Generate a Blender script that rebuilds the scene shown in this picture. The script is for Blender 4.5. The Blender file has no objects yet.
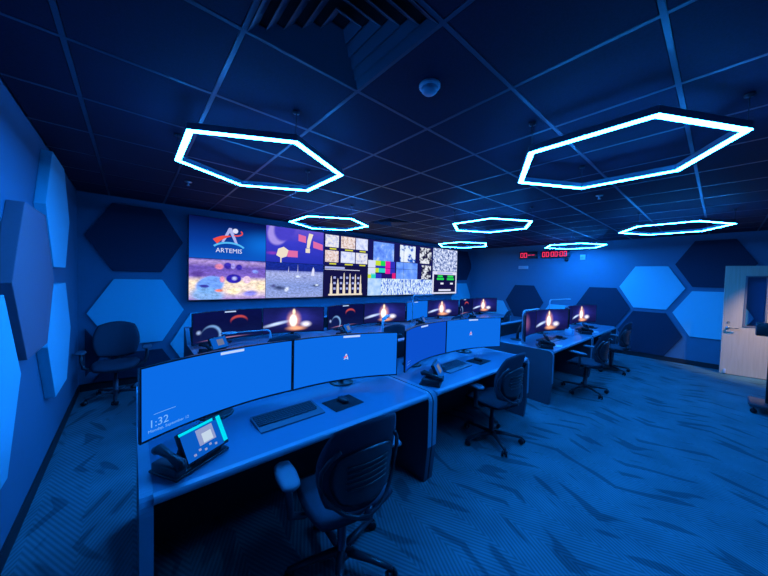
import bpy, bmesh, math, random
from mathutils import Vector, Matrix
random.seed(7)
PI = math.pi
S3 = math.sqrt(3)
SC = bpy.context.scene
COL = SC.collection

# ------------------------------------------------------------------ camera
CAM_H = 1.675
YAW, PITCH, ROLL = math.radians(40.92), math.radians(-1.92), math.radians(1.437)
FPX = 291.1
fwd = Vector((math.sin(YAW)*math.cos(PITCH), math.cos(YAW)*math.cos(PITCH), math.sin(PITCH)))
rgt = Vector((math.cos(YAW), -math.sin(YAW), 0))
upv = rgt.cross(fwd)
r2 = rgt*math.cos(ROLL) + upv*math.sin(ROLL)
u2 = -rgt*math.sin(ROLL) + upv*math.cos(ROLL)
cd = bpy.data.cameras.new('camera')
cd.sensor_fit = 'HORIZONTAL'; cd.sensor_width = 36.0; cd.lens = FPX/768*36.0
cd.clip_start = 0.02
cam = bpy.data.objects.new('camera', cd); COL.objects.link(cam)
cam.matrix_world = Matrix(((r2.x, u2.x, -fwd.x, 0), (r2.y, u2.y, -fwd.y, 0), (r2.z, u2.z, -fwd.z, CAM_H), (0, 0, 0, 1)))
SC.camera = cam

# ------------------------------------------------------------------ world and exposure
w = bpy.data.worlds.new('world'); SC.world = w; w.use_nodes = True
w.node_tree.nodes['Background'].inputs[0].default_value = (0.0, 0.01, 0.05, 1)
w.node_tree.nodes['Background'].inputs[1].default_value = 0.0
SC.view_settings.view_transform = 'Standard'
SC.view_settings.look = 'None'
SC.view_settings.gamma = 1.0
SC.view_settings.exposure = 0.0
SC.view_settings.use_curve_mapping = False
LED_RGB = (0.010, 0.235, 1.0)       # the blue of the hexagon pendants
LED_POWER = 190.0
PIC_GAIN = 1.25                    # how hard the displays are driven

# ------------------------------------------------------------------ colour and materials
def lin(c):
    c = c/255.0
    return c/12.92 if c <= 0.04045 else ((c+0.055)/1.055)**2.4
def rgb(r, g, b): return (lin(r), lin(g), lin(b), 1.0)

def new_mat(name):
    m = bpy.data.materials.new(name); m.use_nodes = True
    nt = m.node_tree
    for n in list(nt.nodes): nt.nodes.remove(n)
    out = nt.nodes.new('ShaderNodeOutputMaterial')
    return m, nt, out
def N(nt, kind, **kw):
    n = nt.nodes.new(kind)
    for k, v in kw.items():
        if k.startswith('i_'):
            key = k[2:]
            key = int(key) if key.isdigit() else key.replace('_', ' ')
            n.inputs[key].default_value = v
        else: setattr(n, k, v)
    return n
def math_node(nt, op, a, b=None, c=None):
    n = nt.nodes.new('ShaderNodeMath'); n.operation = op
    for i, v in enumerate((a, b, c)):
        if v is None: continue
        if isinstance(v, (int, float)): n.inputs[i].default_value = v
        else: nt.links.new(v, n.inputs[i])
    return n.outputs[0]
def pbr(name, col, rough=0.5, metal=0.0, spec=0.5, noise=0.0, nscale=30.0, bump=0.0, bscale=200.0):
    """plain surface with a little grain"""
    m, nt, out = new_mat(name)
    b = N(nt, 'ShaderNodeBsdfPrincipled')
    b.inputs['Base Color'].default_value = (*col, 1.0); b.inputs['Roughness'].default_value = rough
    b.inputs['Metallic'].default_value = metal; b.inputs['Specular IOR Level'].default_value = spec
    tc = N(nt, 'ShaderNodeTexCoord')
    nz = N(nt, 'ShaderNodeTexNoise', i_Scale=nscale, i_Detail=3.0)
    nt.links.new(tc.outputs['Object'], nz.inputs['Vector'])
    mr = N(nt, 'ShaderNodeMapRange', i_3=1.0-noise, i_4=1.0+noise)
    nt.links.new(nz.outputs['Fac'], mr.inputs[0])
    mx = N(nt, 'ShaderNodeMix', data_type='RGBA', blend_type='MULTIPLY'); mx.inputs[0].default_value = 1.0
    mx.inputs[6].default_value = (*col, 1.0)
    nt.links.new(mr.outputs[0], mx.inputs[7]); nt.links.new(mx.outputs[2], b.inputs['Base Color'])
    if bump:
        n2 = N(nt, 'ShaderNodeTexNoise', i_Scale=bscale, i_Detail=2.0)
        nt.links.new(tc.outputs['Object'], n2.inputs['Vector'])
        bp = N(nt, 'ShaderNodeBump', i_Strength=bump, i_Distance=0.002)
        nt.links.new(n2.outputs['Fac'], bp.inputs['Height']); nt.links.new(bp.outputs[0], b.inputs['Normal'])
    nt.links.new(b.outputs[0], out.inputs[0])
    return m
def glow(name, col, strength=1.0):
    m, nt, out = new_mat(name)
    e = N(nt, 'ShaderNodeEmission'); e.inputs[0].default_value = (*col[:3], 1.0); e.inputs[1].default_value = strength
    nt.links.new(e.outputs[0], out.inputs[0])
    return m
def ramp(nt, stops, interp='LINEAR'):
    r = nt.nodes.new('ShaderNodeValToRGB'); cr = r.color_ramp; cr.interpolation = interp
    while len(cr.elements) < len(stops): cr.elements.new(0.5)
    for e, (p, c) in zip(cr.elements, stops): e.position = p; e.color = c
    return r
def picture_noise(name, stops, scale, detail=4.0, stretch=(1, 1, 1), strength=1.0, voronoi=False, interp='LINEAR', rough=0.6):
    """a picture on a display, told by its colours: emission from a noise through a ramp"""
    m, nt, out = new_mat(name)
    tc = N(nt, 'ShaderNodeTexCoord')
    mp = N(nt, 'ShaderNodeMapping'); mp.inputs['Scale'].default_value = stretch
    nt.links.new(tc.outputs['Object'], mp.inputs[0])
    if voronoi:
        nz = N(nt, 'ShaderNodeTexVoronoi', i_Scale=scale)
        src = nt.nodes.new('ShaderNodeSeparateColor'); nt.links.new(nz.outputs['Color'], src.inputs[0]); o = src.outputs[0]
    else:
        nz = N(nt, 'ShaderNodeTexNoise', i_Scale=scale, i_Detail=detail, i_Roughness=rough); o = nz.outputs['Fac']
    nt.links.new(mp.outputs[0], nz.inputs['Vector'])
    r = ramp(nt, stops, interp); nt.links.new(o, r.inputs[0])
    e = N(nt, 'ShaderNodeEmission'); e.inputs[1].default_value = strength*PIC_GAIN
    nt.links.new(r.outputs[0], e.inputs[0]); nt.links.new(e.outputs[0], out.inputs[0])
    return m
def picture_blobs(name, base_stops, blobs, strength=1.0, noise=0.0, nscale=8.0):
    """a picture on a display in UV space: a vertical ramp plus soft or sharp elliptic shapes
       blob = (u, v, su, sv, rotation_deg, colour, sharpness 0 soft..1 sharp, amount)"""
    m, nt, out = new_mat(name)
    uv = N(nt, 'ShaderNodeUVMap'); uv.uv_map = 'UVMap'
    sep = N(nt, 'ShaderNodeSeparateXYZ'); nt.links.new(uv.outputs[0], sep.inputs[0])
    r = ramp(nt, base_stops); nt.links.new(sep.outputs[1], r.inputs[0])
    cur = r.outputs[0]
    for (u, v, su, sv, rot, col, sharp, amt) in blobs:
        mp = N(nt, 'ShaderNodeMapping', vector_type='TEXTURE')
        mp.inputs['Location'].default_value = (u, v, 0); mp.inputs['Rotation'].default_value = (0, 0, math.radians(rot)); mp.inputs['Scale'].default_value = (su, sv, 1)
        nt.links.new(uv.outputs[0], mp.inputs[0])
        ln = N(nt, 'ShaderNodeVectorMath', operation='LENGTH'); nt.links.new(mp.outputs[0], ln.inputs[0])
        mr = N(nt, 'ShaderNodeMapRange', interpolation_type='SMOOTHSTEP', i_1=sharp*0.92, i_2=1.0, i_3=amt, i_4=0.0)
        nt.links.new(ln.outputs['Value'], mr.inputs[0])
        mx = N(nt, 'ShaderNodeMix', data_type='RGBA'); nt.links.new(mr.outputs[0], mx.inputs[0])
        nt.links.new(cur, mx.inputs[6]); mx.inputs[7].default_value = col
        cur = mx.outputs[2]
    if noise:
        nz = N(nt, 'ShaderNodeTexNoise', i_Scale=nscale, i_Detail=6.0, i_Roughness=0.7); nt.links.new(uv.outputs[0], nz.inputs['Vector'])
        mr = N(nt, 'ShaderNodeMapRange', i_1=0.3, i_2=0.7, i_3=1-noise, i_4=1+noise); nt.links.new(nz.outputs['Fac'], mr.inputs[0])
        mx = N(nt, 'ShaderNodeMix', data_type='RGBA', blend_type='MULTIPLY'); mx.inputs[0].default_value = 1.0
        nt.links.new(cur, mx.inputs[6]); nt.links.new(mr.outputs[0], mx.inputs[7]); cur = mx.outputs[2]
    e = N(nt, 'ShaderNodeEmission'); e.inputs[1].default_value = strength*PIC_GAIN
    nt.links.new(cur, e.inputs[0]); nt.links.new(e.outputs[0], out.inputs[0])
    return m

M = {}
M['wall'] = pbr('wall_paint', (0.07, 0.18, 0.26), 0.75, noise=0.04, nscale=6, bump=0.15)
M['panel_light'] = pbr('felt_light', (0.20, 0.62, 0.70), 0.95, spec=0.1, noise=0.03, nscale=60, bump=0.3, bscale=500)
M['panel_dark'] = pbr('felt_dark', (0.022, 0.045, 0.075), 0.95, spec=0.1, noise=0.08, nscale=60, bump=0.3, bscale=500)
M['panel_grey'] = pbr('felt_charcoal', (0.30, 0.17, 0.21), 0.8, spec=0.25, noise=0.05, nscale=60, bump=0.2, bscale=500)
M['tile'] = pbr('ceiling_tile', (0.036, 0.021, 0.046), 0.80, spec=0.22, noise=0.25, nscale=90, bump=0.4, bscale=260)
M['runner'] = pbr('ceiling_grid', (0.062, 0.055, 0.085), 0.34, spec=0.6, noise=0.03)
M['plenum'] = pbr('ceiling_plenum', (0.01, 0.01, 0.012), 0.95)
M['baseboard'] = pbr('rubber_base', (0.014, 0.015, 0.018), 0.6)
M['desk_top'] = pbr('laminate_top', (0.06, 0.18, 0.26), 0.34, noise=0.05, nscale=14)
M['desk_edge'] = pbr('desk_edge', (0.16, 0.30, 0.37), 0.30, noise=0.03)
M['desk_side'] = pbr('laminate_side', (0.060, 0.075, 0.095), 0.45, noise=0.04, nscale=14)
M['desk_dark'] = pbr('desk_back', (0.010, 0.011, 0.013), 0.6)
M['black'] = pbr('black_plastic', (0.012, 0.013, 0.016), 0.42, noise=0.05)
M['bezel'] = pbr('monitor_bezel', (0.010, 0.011, 0.015), 0.35)
M['fabric'] = pbr('chair_fabric', (0.055, 0.065, 0.085), 0.9, spec=0.15, noise=0.12, nscale=160, bump=0.5, bscale=700)
M['armpad'] = pbr('arm_pad', (0.12, 0.14, 0.17), 0.55, noise=0.04)
M['shell'] = pbr('chair_shell', (0.030, 0.034, 0.042), 0.35, noise=0.04)
M['steel'] = pbr('chair_metal', (0.10, 0.11, 0.13), 0.35, metal=0.6)
M['caster'] = pbr('caster_rubber', (0.012, 0.012, 0.015), 0.35)
M['alu'] = pbr('pendant_aluminium', (0.30, 0.33, 0.38), 0.4, metal=0.8)
M['cable'] = pbr('steel_cable', (0.05, 0.05, 0.06), 0.5)
M['lamp'] = pbr('lamp_arm', (0.45, 0.50, 0.55), 0.4, noise=0.02)
M['keys'] = pbr('keycaps', (0.03, 0.035, 0.045), 0.5)
M['kb_body'] = pbr('keyboard_body', (0.09, 0.105, 0.13), 0.45)
M['pad'] = pbr('mouse_pad', (0.008, 0.009, 0.012), 0.9, bump=0.2, bscale=600)
M['white'] = pbr('white_plastic', (0.65, 0.66, 0.68), 0.45)
M['paper'] = pbr('paper', (0.75, 0.76, 0.78), 0.8)
M['cyan_box'] = pbr('cyan_card', (0.10, 0.55, 0.75), 0.6)
M['chrome'] = pbr('satin_steel', (0.55, 0.54, 0.52), 0.3, metal=0.9)
M['led'] = glow('led_diffuser', LED_RGB, LED_POWER)
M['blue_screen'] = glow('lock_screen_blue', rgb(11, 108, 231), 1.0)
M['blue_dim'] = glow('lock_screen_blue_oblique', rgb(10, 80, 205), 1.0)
M['screen_white'] = glow('screen_white', rgb(190, 215, 255), 1.0)
M['screen_soft'] = glow('screen_lettering', rgb(120, 185, 255), 1.0)
M['red_led'] = glow('red_segments', (1.0, 0.03, 0.12, 1), 1.3)
M['cyan_led'] = glow('phone_light_bar', (0.0, 0.75, 0.95, 1), 1.0)
M['phone_screen'] = glow('phone_screen', rgb(10, 95, 205), 0.9)
M['phone_win'] = glow('phone_window', rgb(150, 165, 215), 0.9)
M['phone_page'] = glow('phone_page', rgb(205, 225, 245), 0.9)
M['phone_dim'] = glow('phone_screen_dim', rgb(120, 130, 165), 0.8)

# door wood: pale oak veneer, grain running up the leaf
def wood_mat():
    m, nt, out = new_mat('oak_veneer')
    b = N(nt, 'ShaderNodeBsdfPrincipled'); b.inputs['Roughness'].default_value = 0.5
    tc = N(nt, 'ShaderNodeTexCoord'); mp = N(nt, 'ShaderNodeMapping'); mp.inputs['Scale'].default_value = (14, 14, 0.7)
    nz = N(nt, 'ShaderNodeTexNoise', i_Scale=3.0, i_Detail=5.0, i_Distortion=0.6)
    r = ramp(nt, [(0.3, (0.58, 0.44, 0.30, 1)), (0.7, (0.66, 0.52, 0.37, 1))])
    nt.links.new(tc.outputs['Object'], mp.inputs[0]); nt.links.new(mp.outputs[0], nz.inputs['Vector']); nt.links.new(nz.outputs['Fac'], r.inputs[0])
    nt.links.new(r.outputs[0], b.inputs['Base Color']); nt.links.new(b.outputs[0], out.inputs[0])
    return m
M['wood'] = wood_mat()
def glass_mat():
    m, nt, out = new_mat('door_glass')
    t = N(nt, 'ShaderNodeBsdfTransparent'); t.inputs[0].default_value = (0.8, 0.86, 0.95, 1)
    g = N(nt, 'ShaderNodeBsdfGlossy'); g.inputs['Roughness'].default_value = 0.04
    mx = N(nt, 'ShaderNodeMixShader'); mx.inputs[0].default_value = 0.07
    nt.links.new(t.outputs[0], mx.inputs[1]); nt.links.new(g.outputs[0], mx.inputs[2]); nt.links.new(mx.outputs[0], out.inputs[0])
    return m
M['glass'] = glass_mat()

# carpet: fine chevron ribs with scattered long dark slivers, zigzagging from column to column
def carpet_mat():
    m, nt, out = new_mat('chevron_carpet')
    b = N(nt, 'ShaderNodeBsdfPrincipled'); b.inputs['Roughness'].default_value = 0.95; b.inputs['Specular IOR Level'].default_value = 0.15
    tc = N(nt, 'ShaderNodeTexCoord'); sep = N(nt, 'ShaderNodeSeparateXYZ'); nt.links.new(tc.outputs['Object'], sep.inputs[0])
    x, y = sep.outputs[0], sep.outputs[1]
    zig = math_node(nt, 'PINGPONG', x, 0.25)
    # ribs: steep chevrons
    ph = math_node(nt, 'MULTIPLY', math_node(nt, 'ADD', y, math_node(nt, 'MULTIPLY', zig, 2.0)), 2*PI/0.052)
    rib = math_node(nt, 'MULTIPLY_ADD', math_node(nt, 'SINE', ph), 0.5, 0.5)
    # dark slivers follow the chevron arms
    cy = math_node(nt, 'PINGPONG', math_node(nt, 'ADD', y, 40.0), 0.5)
    skew = math_node(nt, 'ADD', x, math_node(nt, 'MULTIPLY', cy, 0.42))
    comb = N(nt, 'ShaderNodeCombineXYZ'); nt.links.new(math_node(nt, 'MULTIPLY', skew, 11.0), comb.inputs[0]); nt.links.new(math_node(nt, 'MULTIPLY', y, 2.8), comb.inputs[1])
    nz = N(nt, 'ShaderNodeTexNoise', i_Scale=1.0, i_Detail=0.0); nt.links.new(comb.outputs[0], nz.inputs['Vector'])
    sl = N(nt, 'ShaderNodeMapRange', interpolation_type='SMOOTHSTEP', i_1=0.60, i_2=0.68, i_3=0.0, i_4=1.0); nt.links.new(nz.outputs['Fac'], sl.inputs[0])
    n2 = N(nt, 'ShaderNodeTexNoise', i_Scale=3.0, i_Detail=3.0); nt.links.new(tc.outputs['Object'], n2.inputs['Vector'])
    big = N(nt, 'ShaderNodeMapRange', i_1=0.3, i_2=0.7, i_3=0.82, i_4=1.15); nt.links.new(n2.outputs['Fac'], big.inputs[0])
    val = math_node(nt, 'MULTIPLY_ADD', rib, 0.42, 0.70)
    val = math_node(nt, 'MULTIPLY', val, big.outputs[0])
    val = math_node(nt, 'MULTIPLY', val, math_node(nt, 'MULTIPLY_ADD', sl.outputs[0], -0.40, 1.0))
    mx = N(nt, 'ShaderNodeMix', data_type='RGBA', blend_type='MULTIPLY'); mx.inputs[0].default_value = 1.0
    mx.inputs[6].default_value = (0.08, 0.185, 0.20, 1); nt.links.new(val, mx.inputs[7])
    nt.links.new(mx.outputs[2], b.inputs['Base Color'])
    n3 = N(nt, 'ShaderNodeTexNoise', i_Scale=350.0, i_Detail=2.0); nt.links.new(tc.outputs['Object'], n3.inputs['Vector'])
    h = math_node(nt, 'ADD', math_node(nt, 'MULTIPLY', n3.outputs['Fac'], 0.5), math_node(nt, 'MULTIPLY', rib, 0.6))
    bp = N(nt, 'ShaderNodeBump', i_Strength=0.5, i_Distance=0.003); nt.links.new(h, bp.inputs['Height']); nt.links.new(bp.outputs[0], b.inputs['Normal'])
    nt.links.new(b.outputs[0], out.inputs[0])
    return m
M['carpet'] = carpet_mat()

# ------------------------------------------------------------------ mesh helpers
class MB:
    def __init__(s): s.v = []; s.f = []; s.mi = []; s.uv = {}; s.sm = []
    def add(s, vs, fs, mi=0, smooth=False):
        o = len(s.v); s.v += [tuple(v) for v in vs]
        for f in fs: s.f.append(tuple(i+o for i in f)); s.mi.append(mi); s.sm.append(smooth)
        return o
    def box(s, x0, x1, y0, y1, z0, z1, mi=0):
        s.add([(x0,y0,z0),(x1,y0,z0),(x1,y1,z0),(x0,y1,z0),(x0,y0,z1),(x1,y0,z1),(x1,y1,z1),(x0,y1,z1)],
              [(0,3,2,1),(4,5,6,7),(0,1,5,4),(1,2,6,5),(2,3,7,6),(3,0,4,7)], mi); return s
    def rbox(s, x0, x1, y0, y1, z0, z1, r=0.005, seg=2, mi=0):
        """box with rounded edges"""
        bm = bmesh.new(); bmesh.ops.create_cube(bm, size=1)
        for v in bm.verts: v.co = Vector(((x0+x1)/2+v.co.x*(x1-x0), (y0+y1)/2+v.co.y*(y1-y0), (z0+z1)/2+v.co.z*(z1-z0)))
        bmesh.ops.bevel(bm, geom=bm.edges[:], offset=r, segments=seg, profile=0.5, affect='EDGES')
        bm.verts.index_update()
        s.add([v.co[:] for v in bm.verts], [tuple(v.index for v in f.verts) for f in bm.faces], mi, True); bm.free(); return s
    def prism(s, poly, z0, z1, axis='z', mi=0):
        """polygon (counter-clockwise in its own plane) pushed along an axis: z: (x,y); x: (y,z); y: (x,z)"""
        n = len(poly)
        def P(a, b, c): return {'z': (a, b, c), 'x': (c, a, b), 'y': (a, c, b)}[axis]
        vs = [P(a, b, z0) for a, b in poly] + [P(a, b, z1) for a, b in poly]
        fs = [tuple(range(n-1, -1, -1)), tuple(range(n, 2*n))] + [(i, (i+1) % n, n+(i+1) % n, n+i) for i in range(n)]
        if axis == 'y': fs = [tuple(reversed(f)) for f in fs]
        s.add(vs, fs, mi); return s
    def tube(s, pts, r, n=10, mi=0, cap=True, flat=1.0):
        pts = [Vector(p) for p in pts]; R = r if isinstance(r, (list, tuple)) else [r]*len(pts)
        ring = []; vs = []
        for i, p in enumerate(pts):
            t = (pts[min(i+1, len(pts)-1)] - pts[max(i-1, 0)]).normalized()
            ref = Vector((0, 0, 1)) if abs(t.z) < 0.95 else Vector((0, 1, 0))
            a = t.cross(ref).normalized(); b = a.cross(t).normalized()
            for k in range(n):
                an = 2*PI*k/n; vs.append(p + a*math.cos(an)*R[i] + b*math.sin(an)*R[i]*flat)
        fs = []
        for i in range(len(pts)-1):
            for k in range(n): fs.append((i*n+k, i*n+(k+1) % n, (i+1)*n+(k+1) % n, (i+1)*n+k))
        if cap: fs += [tuple(range(n-1, -1, -1)), tuple((len(pts)-1)*n+k for k in range(n))]
        s.add(vs, fs, mi, True); return s
    def lathe(s, prof, cx=0, cy=0, n=20, mi=0):
        """profile of (radius, z) turned about a vertical axis"""
        vs = []; fs = []
        for r, z in prof:
            for k in range(n): a = 2*PI*k/n; vs.append((cx+r*math.cos(a), cy+r*math.sin(a), z))
        for i in range(len(prof)-1):
            for k in range(n): fs.append((i*n+k, i*n+(k+1) % n, (i+1)*n+(k+1) % n, (i+1)*n+k))
        fs += [tuple(range(n-1, -1, -1)), tuple((len(prof)-1)*n+k for k in range(n))]
        s.add(vs, fs, mi, True); return s
    def pad(s, fn, nu=14, nv=14, k=0.45, thick=0.03, back=None, mi=0):
        """cushion: fn(u,v)->(point, normal) for u,v in -1..1 with rounded outline and soft rim"""
        back = thick if back is None else back
        top = []; bot = []
        for j in range(nv+1):
            for i in range(nu+1):
                a = -1+2*i/nu; b = -1+2*j/nv
                u = a*math.sqrt(1-k*b*b/2); v = b*math.sqrt(1-k*a*a/2)
                p, nrm = fn(u, v); p = Vector(p); nrm = Vector(nrm).normalized()
                e = max(abs(a), abs(b)); t = math.sqrt(max(0.0, 1-e**5))
                top.append(p+nrm*thick*t); bot.append(p-nrm*back*t)
        n = len(top); W = nu+1; fs = []
        for j in range(nv):
            for i in range(nu):
                q = (j*W+i, j*W+i+1, (j+1)*W+i+1, (j+1)*W+i); fs.append(q); fs.append(tuple(n+x for x in reversed(q)))
        s.add(top+bot, fs, mi, True); return s
    def xf(s, mat):
        s.v = [tuple(mat @ Vector(p)) for p in s.v]; return s
    def build(s, name, mats, parent=None, kind=None):
        me = bpy.data.meshes.new(name); me.from_pydata(s.v, [], s.f)
        if not isinstance(mats, (list, tuple)): mats = [mats]
        for m in mats: me.materials.append(M[m] if isinstance(m, str) else m)
        me.polygons.foreach_set('material_index', s.mi); me.polygons.foreach_set('use_smooth', s.sm)
        bm = bmesh.new(); bm.from_mesh(me); bmesh.ops.remove_doubles(bm, verts=bm.verts, dist=1e-6); bmesh.ops.recalc_face_normals(bm, faces=bm.faces)
        bm.to_mesh(me); bm.free(); me.update()
        o = bpy.data.objects.new(name, me); COL.objects.link(o)
        if parent: o.parent = parent
        if kind: o['kind'] = kind
        return o
def thing(name, label, cat, loc=(0, 0, 0), rz=0.0, group=None):
    o = bpy.data.objects.new(name, None); COL.objects.link(o); o.empty_display_size = 0.1
    o.location = loc; o.rotation_euler = (0, 0, rz); tag(o, label, cat, group); return o
def tag(o, label, cat, group=None):
    o['label'] = label; o['category'] = cat
    if group: o['group'] = group
    return o
def struct(o): o['kind'] = 'structure'; return o
def copy_tree(o, parent=None):
    c = o.copy(); COL.objects.link(c); c.parent = parent
    for ch in o.children: copy_tree(ch, c)
    return c
def hexpts(cx, cy, R, start=0.0): return [(cx+R*math.cos(start+i*PI/3), cy+R*math.sin(start+i*PI/3)) for i in range(6)]
def clip_poly(poly, axis, val, keep_less):
    out = []
    for i, a in enumerate(poly):
        b = poly[(i+1) % len(poly)]
        ia = (a[axis] <= val) == keep_less; ib = (b[axis] <= val) == keep_less
        if ia: out.append(a)
        if ia != ib:
            t = (val-a[axis])/(b[axis]-a[axis]); out.append((a[0]+(b[0]-a[0])*t, a[1]+(b[1]-a[1])*t))
    return out
def flat_quad(name, pts, mat, parent):
    """flat print on a display, with UVs: pts lower-left, lower-right, upper-right, upper-left"""
    me = bpy.data.meshes.new(name); me.from_pydata(pts, [], [(0, 1, 2, 3)]); me.materials.append(M[mat] if isinstance(mat, str) else mat)
    uv = me.uv_layers.new(name='UVMap')
    for i, c in enumerate([(0, 0), (1, 0), (1, 1), (0, 1)]): uv.data[i].uv = c
    o = bpy.data.objects.new(name, me); COL.objects.link(o); o.parent = parent; return o
def text_obj(name, body, size, mat, parent, matrix, align='LEFT', extrude=0.0):
    cu = bpy.data.curves.new(name, 'FONT'); cu.body = body; cu.size = size; cu.align_x = align; cu.extrude = extrude; cu.resolution_u = 2
    tmp = bpy.data.objects.new(name+'_tmp', cu); COL.objects.link(tmp)
    dg = bpy.context.evaluated_depsgraph_get(); me = bpy.data.meshes.new_from_object(tmp.evaluated_get(dg))
    bpy.data.objects.remove(tmp); bpy.data.curves.remove(cu)
    me.transform(matrix); me.materials.clear(); me.materials.append(M[mat] if isinstance(mat, str) else mat)
    o = bpy.data.objects.new(name, me); COL.objects.link(o); o.parent = parent; return o

# ------------------------------------------------------------------ room shell
XL, XR, YF, YB, ZC = -0.56, 8.95, 5.72, -2.4, 2.742
struct(MB().box(XL-0.2, XR+0.2, YB-0.2, YF+0.2, -0.1, 0.0).build('floor', 'carpet'))
struct(MB().box(XL-0.15, XL, YB-0.15, YF+0.15, 0, ZC+0.2).build('wall_left', 'wall'))
struct(MB().box(XL, XR, YF, YF+0.15, 0, ZC+0.2).build('wall_front', 'wall'))
DY0, DY1, DZ = -1.93, -0.99, 2.10      # doorway in the right wall, beyond the frame of the photograph
struct(MB().box(XR, XR+0.15, DY1, YF+0.15, 0, ZC+0.2).box(XR, XR+0.15, YB-0.15, DY0, 0, ZC+0.2).box(XR, XR+0.15, DY0, DY1, DZ, ZC+0.2).build('wall_right', 'wall'))
struct(MB().box(XL, XR, YB-0.15, YB, 0, ZC+0.2).build('wall_back', 'wall'))
struct(MB().box(XL, XL+0.012, YB, YF, 0, 0.10).build('baseboard_left', 'baseboard'))
struct(MB().box(XL+0.012, XR-0.012, YF-0.012, YF, 0, 0.10).build('baseboard_front', 'baseboard'))
struct(MB().box(XR-0.012, XR, DY1, YF, 0, 0.10).build('baseboard_right', 'baseboard'))
ceil = struct(MB().box(XL-0.15, XR+0.15, YB-0.15, YF+0.15, ZC+0.06, ZC+0.2).build('ceiling', 'plenum'))
TS = 0.61; GX0, GY0 = 0.983-TS*3, 1.41-TS*7
vents = {(2, 6), (7, 11)}
def cells(a0, lo, hi):
    out = []; k = math.floor((lo-a0)/TS)
    while a0+k*TS < hi-1e-6:
        s, e = max(lo, a0+k*TS), min(hi, a0+(k+1)*TS)
        if e-s > 0.02: out.append((k, s, e))
        k += 1
    return out
tile_cache = {}
XC, YC = cells(GX0, XL, XR), cells(GY0, YB, YF)
for i, xs, xe in XC:
    for j, ys, ye in YC:
        if (i, j) in vents: continue
        key = (round(xe-xs, 3), round(ye-ys, 3))
        if key not in tile_cache:
            hx, hy = (xe-xs)/2-0.003, (ye-ys)/2-0.003; e = 0.012
            mb = MB()
            # tegular tile: the face drops below the grid, with a small bevelled rebate
            mb.add([(-hx,-hy,0.02),(hx,-hy,0.02),(hx,hy,0.02),(-hx,hy,0.02),(-hx+e,-hy+e,0.002),(hx-e,-hy+e,0.002),(hx-e,hy-e,0.002),(-hx+e,hy-e,0.002)],
                   [(0,1,2,3),(7,6,5,4),(0,4,5,1),(1,5,6,2),(2,6,7,3),(3,7,4,0)])
            o = mb.build('ceiling_tile', 'tile', ceil); tile_cache[key] = o.data
        else:
            o = bpy.data.objects.new('ceiling_tile', tile_cache[key]); COL.objects.link(o); o.parent = ceil
        o.location = ((xs+xe)/2, (ys+ye)/2, ZC)
for i, xs, xe in XC[1:]: MB().box(xs-0.011, xs+0.011, YB, YF, ZC+0.0015, ZC+0.03).build('grid_runner', 'runner', ceil)
for j, ys, ye in YC[1:]: MB().box(XL, XR, ys-0.011, ys+0.011, ZC+0.001, ZC+0.03).build('grid_runner', 'runner', ceil)

# ceiling air diffusers, nested square louvres
def diffuser(cell, label):
    cx, cy = GX0+(cell[0]+0.5)*TS, GY0+(cell[1]+0.5)*TS
    t = thing('ceiling_vent', label, 'vent', (cx, cy, ZC), 0, 'square ceiling air vents')
    MB().box(-0.29, 0.29, -0.29, 0.29, 0.035, 0.05).build('back_plate', 'plenum', t)
    for k, h in enumerate((0.292, 0.235, 0.178, 0.121, 0.064)):
        hi = h-0.034; mb = MB(); z0, z1 = (-0.004, 0.022)
        o_ = [(-h,-h,z0),(h,-h,z0),(h,h,z0),(-h,h,z0)]; i_ = [(-hi,-hi,z1),(hi,-hi,z1),(hi,hi,z1),(-hi,hi,z1)]
        oo = [(x,y,z+0.004) for x,y,z in o_]; ii = [(x,y,z+0.004) for x,y,z in i_]
        fs = []
        for q in range(4):
            r = (q+1) % 4
            fs += [(q,r,4+r,4+q),(8+q,12+q,12+r,8+r),(q,8+q,8+r,r),(4+q,4+r,12+r,12+q)]
        mb.add(o_+i_+oo+ii, fs); mb.build('louvre', 'runner', t)
    return t
diffuser((2, 6), 'square louvred air vent in the dark ceiling nearest the camera')
diffuser((7, 11), 'square louvred air vent in the ceiling before the video wall')

# small ceiling devices
def dome(loc, label):
    t = thing('smoke_detector', label, 'detector', loc)
    MB().lathe([(0.058, 0.0), (0.058, -0.012), (0.052, -0.018)], n=24).build('base_ring', 'white', t)
    MB().lathe([(0.046, -0.017), (0.044, -0.032), (0.032, -0.044), (0.012, -0.05)], n=24).build('dome', 'lamp', t)
dome((1.24, 1.09, ZC-0.001), 'small round white detector on the dark ceiling between the two big hexagon lights')
def sprinkler(loc, label):
    t = thing('fire_sprinkler', label, 'sprinkler', loc, 0, 'fire sprinklers')
    MB().lathe([(0.038, 0), (0.036, -0.006), (0.02, -0.01)], n=18).build('escutcheon', 'chrome', t)
    MB().lathe([(0.008, -0.008), (0.008, -0.035), (0.004, -0.04)], n=10).build('stem', 'chrome', t)
    MB().lathe([(0.004, -0.04), (0.018, -0.042), (0.018, -0.045)], n=14).build('deflector', 'chrome', t)
sprinkler((4.27, 1.0, ZC-0.002), 'small sprinkler head on the ceiling below the big right hexagon light')
sprinkler((0.50, 4.1, ZC-0.002), 'small sprinkler head on the ceiling before the left end of the video wall')

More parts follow.
